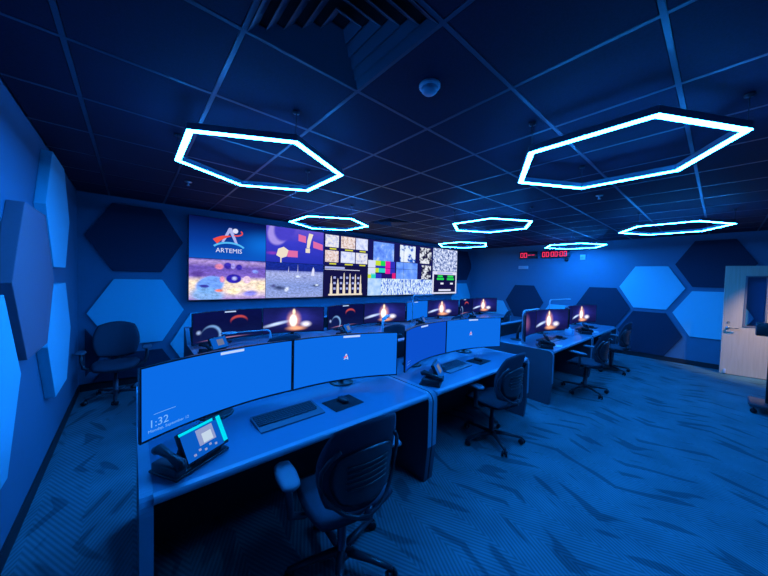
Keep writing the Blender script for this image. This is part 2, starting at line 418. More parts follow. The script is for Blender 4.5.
# ------------------------------------------------------------------ acoustic hexagons on the walls
HR = 0.556
def wall_hex(side, a, z, tone, label, th, lo=None, hi=None):
    poly = hexpts(a, z, HR)
    if lo is not None: poly = clip_poly(poly, 0, lo, False)
    if hi is not None: poly = clip_poly(poly, 0, hi, True)
    poly = clip_poly(poly, 1, 0.105, False)
    poly = clip_poly(poly, 1, ZC-0.01, True)
    mb = MB()
    if side == 'left': mb.prism(poly, XL+0.0005, XL+th, 'x')
    elif side == 'right': mb.prism(poly, XR-th, XR-0.0005, 'x')
    else: mb.prism(poly, YF-th, YF-0.0005, 'y')
    o = mb.build('acoustic_hexagon', {'l': 'panel_light', 'd': 'panel_dark', 'g': 'panel_grey'}[tone])
    bv = o.modifiers.new('soft_edge', 'BEVEL'); bv.width = 0.004; bv.segments = 2; bv.limit_method = 'ANGLE'
    return tag(o, label, 'wall panel', 'hexagon wall panels')
wall_hex('left', 3.96, 1.07, 'l', 'light blue hexagon panel, lower one of the far pair on the left wall', 0.065)
wall_hex('left', 3.96, 2.18, 'l', 'light blue hexagon panel, upper one of the far pair on the left wall', 0.065)
wall_hex('left', 3.04, 1.60, 'g', 'charcoal hexagon panel on the left wall between the light ones', 0.075)
wall_hex('left', 2.12, 1.06, 'l', 'light blue hexagon panel at the left edge, nearest the camera', 0.065)
wall_hex('front', 0.08, 1.085, 'l', 'light blue hexagon panel behind the lone chair, left of the video wall', 0.03)
wall_hex('front', 0.07, 2.165, 'd', 'dark hexagon panel high in the corner left of the video wall', 0.03)
wall_hex('front', 0.08, 0.0, 'd', 'half dark hexagon panel at the floor below the light one in the left corner', 0.03)
wall_hex('front', -0.85, 0.54, 'd', 'dark hexagon panel cut off by the left wall beside the lone chair', 0.03, lo=XL+0.07)
wall_hex('front', 1.01, 0.54, 'l', 'light blue hexagon panel low under the left end of the video wall', 0.03)
wall_hex('front', 8.40, 1.085, 'l', 'light blue hexagon panel right of the video wall in the far corner', 0.03, hi=XR-0.035)
wall_hex('front', 8.40, 2.165, 'd', 'dark hexagon panel right of the video wall, high in the far corner', 0.03, hi=XR-0.035)
for a, z, tn, lb in [(1.04, 1.615, 'l', 'light blue hexagon panel high on the right wall left of the door'),
                     (0.105, 2.135, 'd', 'dark hexagon panel high on the right wall above the door corner'),
                     (0.105, 1.085, 'l', 'light blue hexagon panel on the right wall partly behind the door'),
                     (1.04, 0.575, 'd', 'dark hexagon panel at the floor of the right wall near the door'),
                     (1.93, 1.10, 'd', 'dark hexagon panel on the right wall behind the desk monitors'),
                     (2.87, 0.575, 'l', 'light blue hexagon panel low on the right wall between two dark ones'),
                     (3.86, 1.09, 'd', 'dark hexagon panel on the right wall below the red clock'),
                     (4.79, 0.575, 'l', 'light blue hexagon panel low in the far right corner')]:
    wall_hex('right', a, z, tn, lb, 0.03)

# ------------------------------------------------------------------ hexagon pendant lights
def ring(mb, Ro, Ri, z0, z1, start, mi=0):
    o_ = hexpts(0, 0, Ro, start); i_ = hexpts(0, 0, Ri, start)
    vs = [(x, y, z0) for x, y in o_]+[(x, y, z0) for x, y in i_]+[(x, y, z1) for x, y in o_]+[(x, y, z1) for x, y in i_]
    fs = []
    for k in range(6):
        l = (k+1) % 6
        fs += [(k, 6+k, 6+l, l), (12+k, 12+l, 18+l, 18+k), (k, l, 12+l, 12+k), (6+k, 18+k, 18+l, 6+l)]
    mb.add(vs, fs, mi)
def make_pendant():
    t = thing('hexagon_pendant_light', '', 'light', (0, 0, ZC-0.2), 0, 'glowing hexagon pendant lights')
    R = 0.623
    mb = MB(); ring(mb, R+0.020, R-0.020, 0.0045, 0.046, PI/6); mb.build('housing', 'alu', t)
    mb = MB(); ring(mb, R+0.0205, R-0.0205, 0.0, 0.004, PI/6); mb.build('diffuser', 'led', t)
    for k in (0, 2, 4):
        x, y = R*math.cos(PI/6+k*PI/3), R*math.sin(PI/6+k*PI/3)
        c = MB().tube([(x, y, 0.04), (x, y, 0.19)], 0.0025, 6).build('suspension_cable', 'cable', t)
        MB().lathe([(0.022, 0.199), (0.022, 0.188), (0.008, 0.183)], x, y, n=14).build('ceiling_cup', 'cable', c)
    return t
pend = make_pendant()
PEND = [(0.81, 2.47, 'big glowing blue hexagon light at upper left, nearest the left wall'),
        (2.58, 0.56, 'biggest glowing blue hexagon light at upper right'),
        (4.32, 2.43, 'glowing blue hexagon light in the middle of the ceiling'),
        (6.22, 4.23, 'small glowing hexagon light just above the right end of the video wall'),
        (6.27, 0.53, 'flat glowing hexagon light above the door at right'),
        (7.95, 2.32, 'smallest glowing hexagon light near the red clock on the right wall'),
        (2.47, 4.25, 'glowing hexagon light hanging in front of the video wall left of centre')]
for i, (x, y, lb) in enumerate(PEND):
    o = pend if i == 0 else copy_tree(pend)
    o.location = (x, y, ZC-0.2); o['label'] = lb

# ------------------------------------------------------------------ video wall: six by two flat displays
VX0, VZ0, PW, PH = 0.69, 1.24, 1.2133, 0.69
VY = YF-0.11
vw = thing('video_wall', 'wide wall of twelve tiled displays showing space pictures and camera views', 'video wall', (0, YF, 0))
vw.location = (VX0, VY, VZ0)
MB().box(0.02, 6*PW-0.02, 0.05, YF-VY-0.0005, 0.04, 2*PH-0.04).build('mounting_frame', 'black', vw)
panels = {}
for c in range(6):
    for r_ in range(2):
        o = MB().rbox(c*PW+0.0005, (c+1)*PW-0.0005, 0.0, 0.05, r_*PH+0.0005, (r_+1)*PH-0.0005, 0.002, 1).build('display_panel', 'bezel', vw)
        panels[(c, r_)] = o
dep = [0]
def show(c, r_, u0, v0, u1, v1, mat, name='screen_picture', lift=1):
    """a flat image on panel (c, r_): u to the right, v up, both 0..1 over the panel"""
    y = -0.0006*lift; b = 0.004
    X = lambda u: c*PW+b+u*(PW-2*b); Z = lambda v: r_*PH+b+v*(PH-2*b)
    return flat_quad(name, [(X(u0), y, Z(v0)), (X(u1), y, Z(v0)), (X(u1), y, Z(v1)), (X(u0), y, Z(v1))], mat, panels[(c, r_)])
def shape(c, r_, polys, mat, name, lift=2):
    y = -0.0006*lift; b = 0.004; mb = MB()
    for P in polys:
        mb.add([(c*PW+b+u*(PW-2*b), y, r_*PH+b+v*(PH-2*b)) for u, v in P], [tuple(range(len(P)))])
    return mb.build(name, mat, panels[(c, r_)])
def band(fn, t0, t1, w0, w1=None, n=16):
    """quads along a curve fn(t)->(u,v), with the panel's aspect taken into the width"""
    asp = PW/PH; out = []; prev = None
    w1 = w0 if w1 is None else w1
    for i in range(n+1):
        s = i/n; t = t0+(t1-t0)*s; a = Vector(fn(t)); d = Vector(fn(t+1e-3))-a
        nx, ny = -d.y/asp, d.x*asp; L = math.hypot(nx*asp, ny); wd = w0+(w1-w0)*s
        p = ((a.x+nx/L*wd, a.y+ny/L*wd), (a.x-nx/L*wd, a.y-ny/L*wd))
        if prev: out.append([prev[1], p[1], p[0], prev[0]])
        prev = p
    return out
M['pic_navy'] = glow('picture_navy', rgb(22, 24, 92), 1.0)
M['pic_navy2'] = glow('picture_deep_navy', rgb(20, 20, 70), 1.0)
M['pic_white'] = glow('picture_white', rgb(225, 228, 255), 1.0)
M['pic_cream'] = glow('picture_cream', rgb(240, 226, 205), 1.0)
M['pic_silver'] = glow('picture_silver', rgb(170, 180, 240), 1.0)
M['pic_red'] = glow('picture_red', rgb(240, 80, 70), 1.0)
M['pic_pink'] = glow('picture_pink', rgb(225, 110, 170), 1.0)
M['pic_cyan'] = glow('picture_cyan', rgb(85, 190, 250), 1.0)
M['pic_yellow'] = glow('picture_yellow', rgb(215, 215, 60), 1.0)
M['pic_green'] = glow('picture_green', rgb(40, 215, 90), 1.0)
for nm, c_ in dict(bar_white=(215, 225, 250), bar_yellow=(200, 225, 60), bar_cyan=(40, 215, 200), bar_green=(30, 220, 90), bar_magenta=(235, 30, 165), bar_red=(230, 30, 120), bar_blue=(45, 50, 190), bar_dark=(35, 20, 110)).items():
    M[nm] = glow('picture_'+nm, rgb(*c_), 1.0)
# column 1, top: mission emblem on a blue ground
M['pic_artemis_bg'] = picture_blobs('picture_blue_ground', [(0.0, rgb(10, 78, 178)), (0.45, rgb(6, 52, 140)), (1.0, rgb(3, 12, 62))], [(1.0, 0.42, 0.55, 0.5, 0, rgb(12, 110, 215), 0, 0.75)], 1.0)
show(0, 1, 0, 0, 1, 1, 'pic_artemis_bg')
shape(0, 1, [[(0.385, 0.43), (0.417, 0.43), (0.495, 0.68), (0.503, 0.80), (0.482, 0.80)], [(0.503, 0.80), (0.492, 0.69), (0.568, 0.40), (0.602, 0.40), (0.520, 0.80)]], 'pic_silver', 'emblem_letter', 3)
shape(0, 1, band(lambda t: (0.487+0.225*math.cos(t), 0.205+0.215*math.sin(t)), math.radians(150), math.radians(30), 0.022, 0.022, 22), 'pic_cyan', 'emblem_arc', 4)
shape(0, 1, band(lambda t: (0.305+0.20*t, 0.43+0.16*t+0.14*t*(1-t)), 0.0, 1.0, 0.070, 0.010, 16), 'pic_red', 'emblem_swoosh', 5)
shape(0, 1, band(lambda t: (0.575+0.085*math.cos(t), 0.69+0.075*math.sin(t)), math.radians(-110), math.radians(40), 0.016, 0.016, 12), 'pic_red', 'emblem_loop', 5)
shape(0, 1, [[(0.568+0.036*math.cos(a), 0.735+0.062*math.sin(a)) for a in [2*PI*k/16 for k in range(16)]]], 'pic_white', 'emblem_moon', 4)
text_obj('emblem_lettering', 'ARTEMIS', 0.108, 'pic_white', panels[(0, 1)], Matrix.Translation((0.487*PW, -0.003, PH+0.118)) @ Matrix.Rotation(PI/2, 4, 'X'), 'CENTER')
# column 1, bottom: busy illustration of a control centre
M['pic_collage'] = picture_blobs('picture_collage', [(0.0, rgb(150, 130, 205)), (0.2, rgb(225, 205, 200)), (0.45, rgb(235, 215, 190)), (0.58, rgb(120, 95, 190)), (0.8, rgb(95, 75, 170)), (0.95, rgb(165, 140, 200)), (1.0, rgb(80, 80, 180))],
    [(0.25, 0.36, 0.19, 0.26, -18, rgb(105, 150, 235), 0.8, 1), (0.22, 0.12, 0.26, 0.22, -30, rgb(115, 165, 225), 0.6, 0.9), (0.18, 0.33, 0.08, 0.05, -10, rgb(50, 55, 150), 0.5, 1),
     (0.36, 0.22, 0.07, 0.05, 0, rgb(235, 125, 105), 0.4, 1), (0.55, 0.52, 0.115, 0.13, 0, rgb(40, 32, 165), 0.85, 1), (0.56, 0.53, 0.05, 0.07, 0, rgb(190, 195, 245), 0.2, 0.9),
     (0.73, 0.50, 0.06, 0.11, 0, rgb(215, 185, 215), 0.85, 1), (0.40, 0.5, 0.04, 0.10, 0, rgb(210, 140, 175), 0.6, 1), (0.36, 0.82, 0.07, 0.09, 0, rgb(215, 130, 165), 0.5, 1), (0.47, 0.85, 0.06, 0.1, 0, rgb(50, 40, 160), 0.7, 1), (0.54, 0.84, 0.035, 0.09, 0, rgb(150, 140, 220), 0.7, 1), (0.62, 0.82, 0.05, 0.09, 0, rgb(50, 40, 160), 0.7, 1),
     (0.85, 0.72, 0.06, 0.07, 20, rgb(120, 140, 230), 0.4, 1), (0.78, 0.14, 0.14, 0.10, 10, rgb(130, 130, 230), 0.4, 1), (0.1, 0.62, 0.12, 0.1, 0, rgb(70, 45, 130), 0.3, 0.8), (0.55, 0.2, 0.12, 0.12, 0, rgb(250, 235, 190), 0.3, 0.9), (0.93, 0.3, 0.1, 0.12, 0, rgb(240, 225, 185), 0.3, 0.9)], 1.0, 0.45, 14)
show(0, 0, 0, 0, 1, 1, 'pic_collage')
# column 2, top: station over the moon; bottom: lunar surface
M['pic_space'] = picture_blobs('picture_space', [(0.0, rgb(32, 45, 165)), (0.6, rgb(52, 55, 185)), (1.0, rgb(90, 75, 190))],
    [(0.20, 0.86, 0.19, 0.42, -8, rgb(150, 135, 215), 0.85, 1.0), (0.30, 0.98, 0.20, 0.44, -8, rgb(66, 60, 185), 0.8, 1.0), (0.1, 0.25, 0.14, 0.07, 0, rgb(150, 60, 180), 0, 0.7)], 1.0, 0.08)
show(1, 1, 0, 0, 1, 1, 'pic_space')
shape(1, 1, [[(0.53, 0.66), (0.665, 0.62), (0.665, 0.82), (0.53, 0.86)], [(0.80, 0.50), (0.985, 0.44), (0.985, 0.62), (0.80, 0.70)], [(0.34, 0.17), (0.52, 0.17), (0.52, 0.36), (0.34, 0.36)]], 'pic_pink', 'solar_arrays', 3)
shape(1, 1, [[(0.68, 0.48), (0.73, 0.46), (0.76, 0.70), (0.80, 0.90), (0.72, 0.92), (0.69, 0.70)], [(0.66, 0.33), (0.74, 0.33), (0.74, 0.46), (0.66, 0.46)], [(0.16, 0.20), (0.24, 0.12), (0.33, 0.18), (0.36, 0.36), (0.28, 0.45), (0.19, 0.38)], [(0.225, 0.0), (0.245, 0.0), (0.245, 0.15), (0.225, 0.15)]], 'pic_cream', 'station_modules', 4)
M['pic_moon'] = picture_blobs('picture_lunar_ground', [(0.0, rgb(135, 150, 205)), (0.35, rgb(120, 140, 200)), (0.70, rgb(150, 160, 210)), (0.76, rgb(120, 130, 195)), (0.79, rgb(22, 38, 130)), (1.0, rgb(18, 40, 140))],
    [(0.22, 0.28, 0.16, 0.10, -15, rgb(35, 45, 90), 0.1, 0.9), (0.34, 0.24, 0.05, 0.1, -15, rgb(215, 225, 245), 0.2, 0.9), (0.12, 0.34, 0.06, 0.07, -15, rgb(60, 60, 120), 0.1, 0.9), (0.86, 0.35, 0.12, 0.06, 0, rgb(40, 50, 90), 0.1, 0.9), (0.88, 0.37, 0.05, 0.04, 0, rgb(210, 225, 240), 0.2, 0.9), (0.53, 0.62, 0.07, 0.06, -20, rgb(205, 215, 245), 0.1, 0.9), (0.65, 0.58, 0.05, 0.04, 0, rgb(60, 70, 140), 0.1, 0.8)], 1.0, 0.45, 22)
show(1, 0, 0, 0, 1, 1, 'pic_moon')
shape(1, 0, [[(0.77, 0.66), (0.83, 0.64), (0.83, 0.84), (0.81, 0.92), (0.79, 0.84)], [(0.36, 0.74), (0.37, 0.74), (0.368, 0.92)], [(0.52, 0.74), (0.53, 0.74), (0.525, 1.0)]], 'pic_white', 'lander', 3)
# column 3, top: six camera thumbnails; bottom: a row of rockets
M['pic_thumb'] = picture_noise('picture_thumbnails', [(0.25, rgb(120, 110, 150)), (0.45, rgb(190, 195, 225)), (0.6, rgb(225, 220, 215)), (0.75, rgb(150, 165, 215))], 14, 4, strength=1.0)
M['pic_thumb2'] = picture_noise('picture_thumbnails_beige', [(0.25, rgb(110, 90, 120)), (0.45, rgb(205, 180, 170)), (0.6, rgb(225, 215, 220)), (0.75, rgb(130, 150, 200))], 17, 4, strength=1.0)
M['pic_thumb3'] = picture_noise('picture_thumbnails_pale', [(0.3, rgb(150, 165, 215)), (0.6, rgb(215, 220, 245)), (0.8, rgb(120, 140, 200))], 9, 3, strength=1.0)
show(2, 1, 0, 0, 1, 1, 'pic_navy')
for row, (v0, v1) in enumerate([(0.58, 0.97), (0.10, 0.47)]):
    for k, (u0, u1) in enumerate([(0.03, 0.31), (0.36, 0.68), (0.70, 0.985)]):
        show(2, 1, u0, v0, u1, v1, ['pic_thumb', 'pic_thumb2', 'pic_thumb3'][(k+row) % 3], 'camera_view', 3)
        show(2, 1, u0+0.09, v0-0.075, u1-0.05, v0-0.03, 'pic_yellow', 'caption', 3)
show(2, 0, 0, 0, 1, 1, 'pic_navy2')
show(2, 0, 0.03, 0.90, 0.45, 0.97, 'pic_silver', 'heading', 3); show(2, 0, 0.03, 0.865, 0.80, 0.885, 'pic_white', 'heading', 3)
show(2, 0, 0.11, 0.03, 0.87, 0.085, 'pic_cream', 'ground_line', 3)
for k, u in enumerate((0.165, 0.305, 0.44, 0.575, 0.70, 0.825)):
    h = (0.68, 0.60, 0.80, 0.78, 0.76, 0.74)[k]
    shape(2, 0, [[(u-0.028, 0.085), (u+0.028, 0.085), (u+0.022, 0.42), (u-0.022, 0.42)], [(u-0.013, 0.42), (u+0.013, 0.42), (u+0.011, h-0.08), (u, h), (u-0.011, h-0.08)]], 'pic_cream', 'rocket', 4)
    if k < 5:
        for q, v in enumerate((0.22, 0.40, 0.58)): show(2, 0, u+0.045, v, u+0.095, v+0.07, 'pic_silver', 'figures', 3)
# columns 4 and 5: mosaic of feeds
for c in (3, 4):
    for r_ in (0, 1): show(c, r_, 0, 0, 1, 1, 'pic_navy')
M['pic_earth'] = picture_noise('picture_earth', [(0.3, rgb(60, 95, 215)), (0.55, rgb(105, 150, 235)), (0.7, rgb(190, 205, 240))], 5, 4, strength=1.0)
M['pic_map'] = picture_noise('picture_map', [(0.42, rgb(20, 80, 185)), (0.47, rgb(200, 215, 235)), (0.7, rgb(225, 228, 235))], 4, 3, strength=1.0)
M['pic_sea'] = picture_noise('picture_sea', [(0.3, rgb(60, 110, 225)), (0.6, rgb(110, 155, 240)), (0.75, rgb(165, 190, 245))], 4, 4, strength=1.0)
M['pic_astro'] = picture_noise('picture_suit', [(0.45, rgb(25, 25, 60)), (0.52, rgb(200, 205, 215)), (0.7, rgb(225, 225, 230))], 6, 3, strength=1.0)
M['pic_static'] = picture_noise('picture_static', [(0.40, rgb(35, 75, 190)), (0.48, rgb(130, 165, 225)), (0.55, rgb(225, 238, 245)), (0.68, rgb(150, 190, 190))], 15, 3, stretch=(1.5, 1, 0.6), strength=1.0, rough=0.75)
M['pic_pale'] = picture_noise('picture_pale_feed', [(0.3, rgb(135, 175, 225)), (0.7, rgb(185, 210, 240))], 6, 3, strength=1.0)
M['pic_city'] = picture_noise('picture_city', [(0.40, rgb(50, 68, 130)), (0.48, rgb(130, 150, 200)), (0.57, rgb(215, 222, 240))], 13, 4, strength=1.0, rough=0.75)
def show2(u0, t0, u1, t1, mat, name='camera_view', lift=2):
    """the mosaic runs over four panels: u 0..2 across, t 0..1 from the top; cut at the panel joints"""
    for c in (0, 1):
        a, b = max(u0, c), min(u1, c+1)
        if b-a < 1e-4: continue
        for r_ in (0, 1):
            lo, hi = (0.5, 1.0) if r_ == 0 else (0.0, 0.5)
            p, q = max(t0, lo), min(t1, hi)
            if q-p < 1e-4: continue
            show(3+c, r_, a-c, 1-(q-lo)*2, b-c, 1-(p-lo)*2, mat, name, lift)
show2(0.13, 0.03, 0.70, 0.39, 'pic_earth')
show2(0.88, 0.03, 1.37, 0.36, 'pic_map')
show2(0.78, 0.37, 1.45, 0.69, 'pic_sea')
show2(1.52, 0.03, 1.94, 0.36, 'pic_astro')
show2(1.60, 0.40, 1.93, 0.68, 'pic_astro')
show2(0.0, 0.69, 0.35, 1.0, 'pic_pale')
show2(0.35, 0.69, 2.0, 1.0, 'pic_static')
for u0, u1, t0, t1, m_ in [(0.0, 0.19, 0.37, 0.62, 'bar_white'), (0.19, 0.33, 0.37, 0.46, 'bar_yellow'), (0.33, 0.46, 0.37, 0.46, 'bar_green'), (0.19, 0.46, 0.46, 0.50, 'bar_blue'), (0.19, 0.28, 0.50, 0.58, 'bar_yellow'), (0.28, 0.46, 0.50, 0.58, 'bar_cyan'),
                           (0.46, 0.60, 0.37, 0.60, 'bar_magenta'), (0.60, 0.74, 0.37, 0.60, 'bar_blue'), (0.0, 0.08, 0.62, 0.69, 'bar_yellow'), (0.08, 0.2, 0.60, 0.69, 'bar_cyan'), (0.2, 0.36, 0.60, 0.69, 'bar_blue'), (0.36, 0.66, 0.60, 0.69, 'bar_dark'), (0.66, 0.76, 0.58, 0.69, 'bar_red')]:
    show2(u0, t0, u1, t1, m_, 'colour_bar', 3)
# column 6
show(5, 1, 0, 0, 1, 1, 'pic_city', 'camera_view')
show(5, 0, 0, 0, 1, 1, 'pic_white'); show(5, 0, 0.05, 0.07, 0.95, 0.86, 'pic_navy2', 'table_ground', 3)
show(5, 0, 0.18, 0.89, 0.82, 0.96, 'pic_silver', 'heading', 3)
for u0, u1, v in [(0.17, 0.45, 0.62), (0.58, 0.88, 0.62), (0.2, 0.4, 0.74), (0.6, 0.85, 0.74)]: show(5, 0, u0, v, u1, v+0.09, 'pic_green', 'figures', 4)
for u0, u1, v in [(0.32, 0.44, 0.42), (0.72, 0.84, 0.42), (0.25, 0.75, 0.12)]: show(5, 0, u0, v, u1, v+0.08, 'pic_white', 'figures', 4)

# ------------------------------------------------------------------ console desks
DW, DD, DH = 1.84, 1.05, 0.74
def end_profile():
    pts = [(0.03, 0.0), (DD, 0.0), (DD, 0.93), (DD-0.10, 0.93)]
    pts += [(DD-0.16, 0.905), (DD-0.30, DH-0.001)]
    r = 0.07
    for k in range(7):
        a = PI/2+k*(PI/2)/6; pts.append((0.0+r+r*math.cos(a), DH-0.001-r+r*math.sin(a)))
    pts.append((0.0, 0.30))
    return pts
def make_desk():
    t = thing('console_desk', '', 'desk', (0, 0, 0), 0, 'console desks in two rows')
    for x in (0.0, DW-0.045):
        MB().prism(end_profile(), x, x+0.045, 'x').build('end_panel', 'desk_side', t)
        e = 0.0006
        pr = [(y, z) for y, z in end_profile() if z > 0.2 and y < DD-0.05]
        # thin light edging along the front and top of the end panel
        mb = MB()
        for (a, b) in zip(pr[:-1], pr[1:]):
            d = Vector((b[0]-a[0], b[1]-a[1])); n = Vector((d.y, -d.x)).normalized()*0.003
            mb.add([(x-e, a[0]+n.x, a[1]+n.y), (x-e, b[0]+n.x, b[1]+n.y), (x+0.045+e, b[0]+n.x, b[1]+n.y), (x+0.045+e, a[0]+n.x, a[1]+n.y), (x-e, a[0], a[1]), (x-e, b[0], b[1]), (x+0.045+e, b[0], b[1]), (x+0.045+e, a[0], a[1])],
                   [(0, 1, 2, 3), (7, 6, 5, 4), (0, 4, 5, 1), (1, 5, 6, 2), (2, 6, 7, 3), (3, 7, 4, 0)])
        mb.build('edge_band', 'desk_edge', t)
    MB().box(0.0455, DW-0.0455, 0.03, DD-0.10, DH-0.035, DH).build('desk_top', 'desk_top', t)
    pr = [(0.03, DH-0.04), (0.03, DH)] + [(0.012+0.018*math.cos(a), DH-0.02+0.02*math.sin(a)) for a in [PI/2+PI*k/6 for k in range(1, 6)]]
    MB().prism(list(reversed(pr)), 0.0455, DW-0.0455, 'x').build('front_nosing', 'desk_edge', t)
    MB().box(0.0455, DW-0.0455, DD-0.10, DD-0.02, 0.05, 0.93).build('back_panel', 'desk_dark', t)
    MB().box(0.0455, DW-0.0455, DD-0.105, DD-0.015, 0.93, 0.945).build('rear_ledge', 'desk_edge', t)
    MB().box(0.0455, DW-0.0455, DD-0.42, DD-0.40, 0.06, DH-0.036).build('modesty_panel', 'desk_dark', t)
    return t
R1A, R1B, R2 = 1.505, 1.44, 3.76
DESKS = [(0.02, R1A, 'console desk nearest the camera at left, front row'), (1.875, R1A, 'console desk second from the left in the front row, left of the aisle'),
         (4.30, R1B, 'console desk just right of the aisle in the front row'), (6.17, R1B, 'console desk closest to the right wall in the front row'),
         (0.54, R2, 'back row console desk at the left end, before the video wall'), (2.388, R2, 'second back row console desk from the left, before the video wall'),
         (4.236, R2, 'third back row console desk from the left, before the video wall'), (6.084, R2, 'back row console desk at the right end, before the video wall')]
PLACE = ['nearest desk', 'front desk left of aisle', 'front desk right of aisle', 'front desk by right wall',
         'back row desk, far left', 'second back row desk', 'third back row desk', 'back row desk, far right']
proto = make_desk()
for i, (x, y, lb) in enumerate(DESKS):
    o = proto if i == 0 else copy_tree(proto); o.location = (x, y, 0); o['label'] = lb

# ------------------------------------------------------------------ curved monitors
MW, MH, MR = 0.925, 0.392, 1.55
def arc_pt(s, off=0.0):
    """s in metres along the screen from its middle; concave towards -y"""
    a = s/MR; return (MR-off)*math.sin(a), -(MR - (MR-off)*math.cos(a)) if False else ((MR-off)*math.cos(a)-MR)
def curved_sheet(name, s0, s1, z0, z1, mat, parent, off, n=16):
    vs = []; fs = []; uvs = []
    for i in range(n+1):
        s = s0+(s1-s0)*i/n; x, y = arc_pt(s, off)
        vs += [(x, y, z0), (x, y, z1)]
    me = bpy.data.meshes.new(name)
    fs = [(2*i, 2*i+2, 2*i+3, 2*i+1) for i in range(n)]
    me.from_pydata(vs, [], fs); me.materials.append(M[mat] if isinstance(mat, str) else mat)
    uv = me.uv_layers.new(name='UVMap')
    for i in range(n):
        for q, (du, v) in enumerate([(0, 0), (1, 0), (1, 1), (0, 1)]): uv.data[4*i+q].uv = ((i+du)/n, v)
    for p in me.polygons: p.use_smooth = True
    o = bpy.data.objects.new(name, me); COL.objects.link(o); o.parent = parent; return o
def make_monitor(stand=True):
    t = thing('curved_monitor', '', 'monitor', (0, 0, 0), 0, 'curved monitors on the console desks')
    n = 16; mb = MB(); vs = []; z0, z1 = 0.062, 0.062+MH
    for i in range(n+1):
        s = -MW/2+MW*i/n; x, y = arc_pt(s, 0.0); e = 0.018+0.022*(1-(abs(s)/(MW/2))**3); x2, y2 = arc_pt(s*0.995, -e)
        vs += [(x, y, z0), (x, y, z1), (x2, y2, z1-0.004), (x2, y2, z0+0.004)]
    fs = []
    for i in range(n):
        a, b = 4*i, 4*i+4
        fs += [(a, b, b+1, a+1), (a+1, b+1, b+2, a+2), (a+2, b+2, b+3, a+3), (a+3, b+3, b, a)]
    fs += [(0, 1, 2, 3), (4*n+3, 4*n+2, 4*n+1, 4*n)]
    mb.add(vs, fs, 0, False); mb.build('casing', 'bezel', t)
    st = MB().tube([(0, 0.125, 0.012), (0, 0.125, 0.10), (0, 0.075, 0.24), (0, 0.035, 0.26)], [0.022, 0.02, 0.02, 0.026], 10).build('stand_neck', 'black', t)
    MB().lathe([(0.105, 0.0), (0.105, 0.006), (0.09, 0.010), (0.02, 0.014)], 0.0, 0.125, 24).build('stand_foot', 'black', t)
    return t
def lock_screen(t, mat):
    s = curved_sheet('screen', -MW/2+0.008, MW/2-0.008, 0.062+0.012, 0.062+MH-0.008, mat, t, 0.0012)
    return s
BAR_W = 0.15
def add_bar(t, s=0.0, w_=BAR_W):
    return curved_sheet('session_bar', s-w_/2, s+w_/2, 0.062+MH-0.030, 0.062+MH-0.014, 'screen_white', t, 0.003, 4)
def add_emblem(t):
    x, y = arc_pt(-0.01, 0.004); z = 0.062+MH*0.52
    mb = MB()
    mb.add([(x-0.014, y, z-0.02), (x-0.004, y, z-0.02), (x+0.006, y, z+0.022), (x-0.001, y, z+0.022)], [(0, 1, 2, 3)])
    mb.add([(x+0.012, y, z-0.02), (x+0.022, y, z-0.02), (x+0.006, y, z+0.022), (x-0.001, y, z+0.022)], [(0, 1, 2, 3)])
    mb.add([(x-0.02+0.04*k/6, y-0.0005, z-0.03+0.010*math.sin(PI*k/6)) for k in range(7)]+[(x+0.02-0.04*k/6, y-0.0005, z-0.024+0.010*math.sin(PI*(6-k)/6)) for k in range(7)], [tuple(range(14))])
    mb.build('screen_emblem', 'screen_white', t)
    mb = MB(); mb.add([(x-0.02, y-0.001, z-0.006), (x-0.012, y-0.001, z-0.014), (x+0.016, y-0.001, z+0.004), (x+0.012, y-0.001, z+0.009)], [(0, 1, 2, 3)]); mb.build('emblem_swoosh', 'pic_red', t)
# wallpapers of the other stations
M['wall_rocket'] = picture_blobs('wallpaper_rocket', [(0.0, rgb(14, 16, 60)), (0.5, rgb(22, 26, 92)), (1.0, rgb(14, 20, 72))],
    [(0.55, 0.55, 0.42, 0.55, 0, rgb(45, 48, 150), 0, 0.8), (0.22, 0.36, 0.36, 0.09, 26, rgb(190, 210, 255), 0, 1.0), (0.50, 0.48, 0.15, 0.50, 0, rgb(255, 175, 135), 0, 0.9), (0.49, 0.46, 0.078, 0.32, 0, rgb(255, 250, 240), 0.55, 1.0), (0.50, 0.82, 0.036, 0.17, 0, rgb(255, 225, 195), 0.3, 1.0),
     (0.70, 0.30, 0.12, 0.17, 0, rgb(235, 230, 250), 0.1, 0.95), (0.54, 0.14, 0.22, 0.14, 0, rgb(255, 175, 130), 0, 0.9)], 1.15, 0.15, 8)
M['wall_planet'] = picture_blobs('wallpaper_planet', [(0.0, rgb(10, 22, 70)), (0.6, rgb(8, 14, 62)), (1.0, rgb(7, 14, 66))],
    [(0.66, 0.62, 0.14, 0.22, 0, rgb(190, 70, 70), 0.80, 0.95), (0.665, 0.54, 0.16, 0.23, 0, rgb(9, 15, 62), 0.75, 1.0), (0.26, 0.22, 0.16, 0.36, 0, rgb(120, 165, 225), 0.85, 0.95), (0.235, 0.18, 0.16, 0.36, 0, rgb(12, 24, 75), 0.8, 1.0), (0.08, 0.35, 0.05, 0.10, 0, rgb(160, 185, 240), 0.1, 0.8), (0.45, 0.045, 0.45, 0.03, 0, rgb(200, 140, 170), 0.1, 0.7)], 1.0, 0.12, 8)
M['wall_haze'] = picture_blobs('wallpaper_haze', [(0.0, rgb(20, 26, 90)), (1.0, rgb(14, 20, 80))], [(0.55, 0.55, 0.25, 0.5, 10, rgb(150, 90, 140), 0, 0.7), (0.3, 0.3, 0.3, 0.2, 30, rgb(70, 90, 190), 0, 0.7)], 0.9, 0.15, 8)
SCREENS = [('blue', 'blue'), ('blue2', 'blue'), ('haze', 'rocket'), ('haze', 'rocket'), ('planet', 'rocket'), ('planet', 'rocket'), ('blue', 'rocket'), ('planet', 'rocket')]
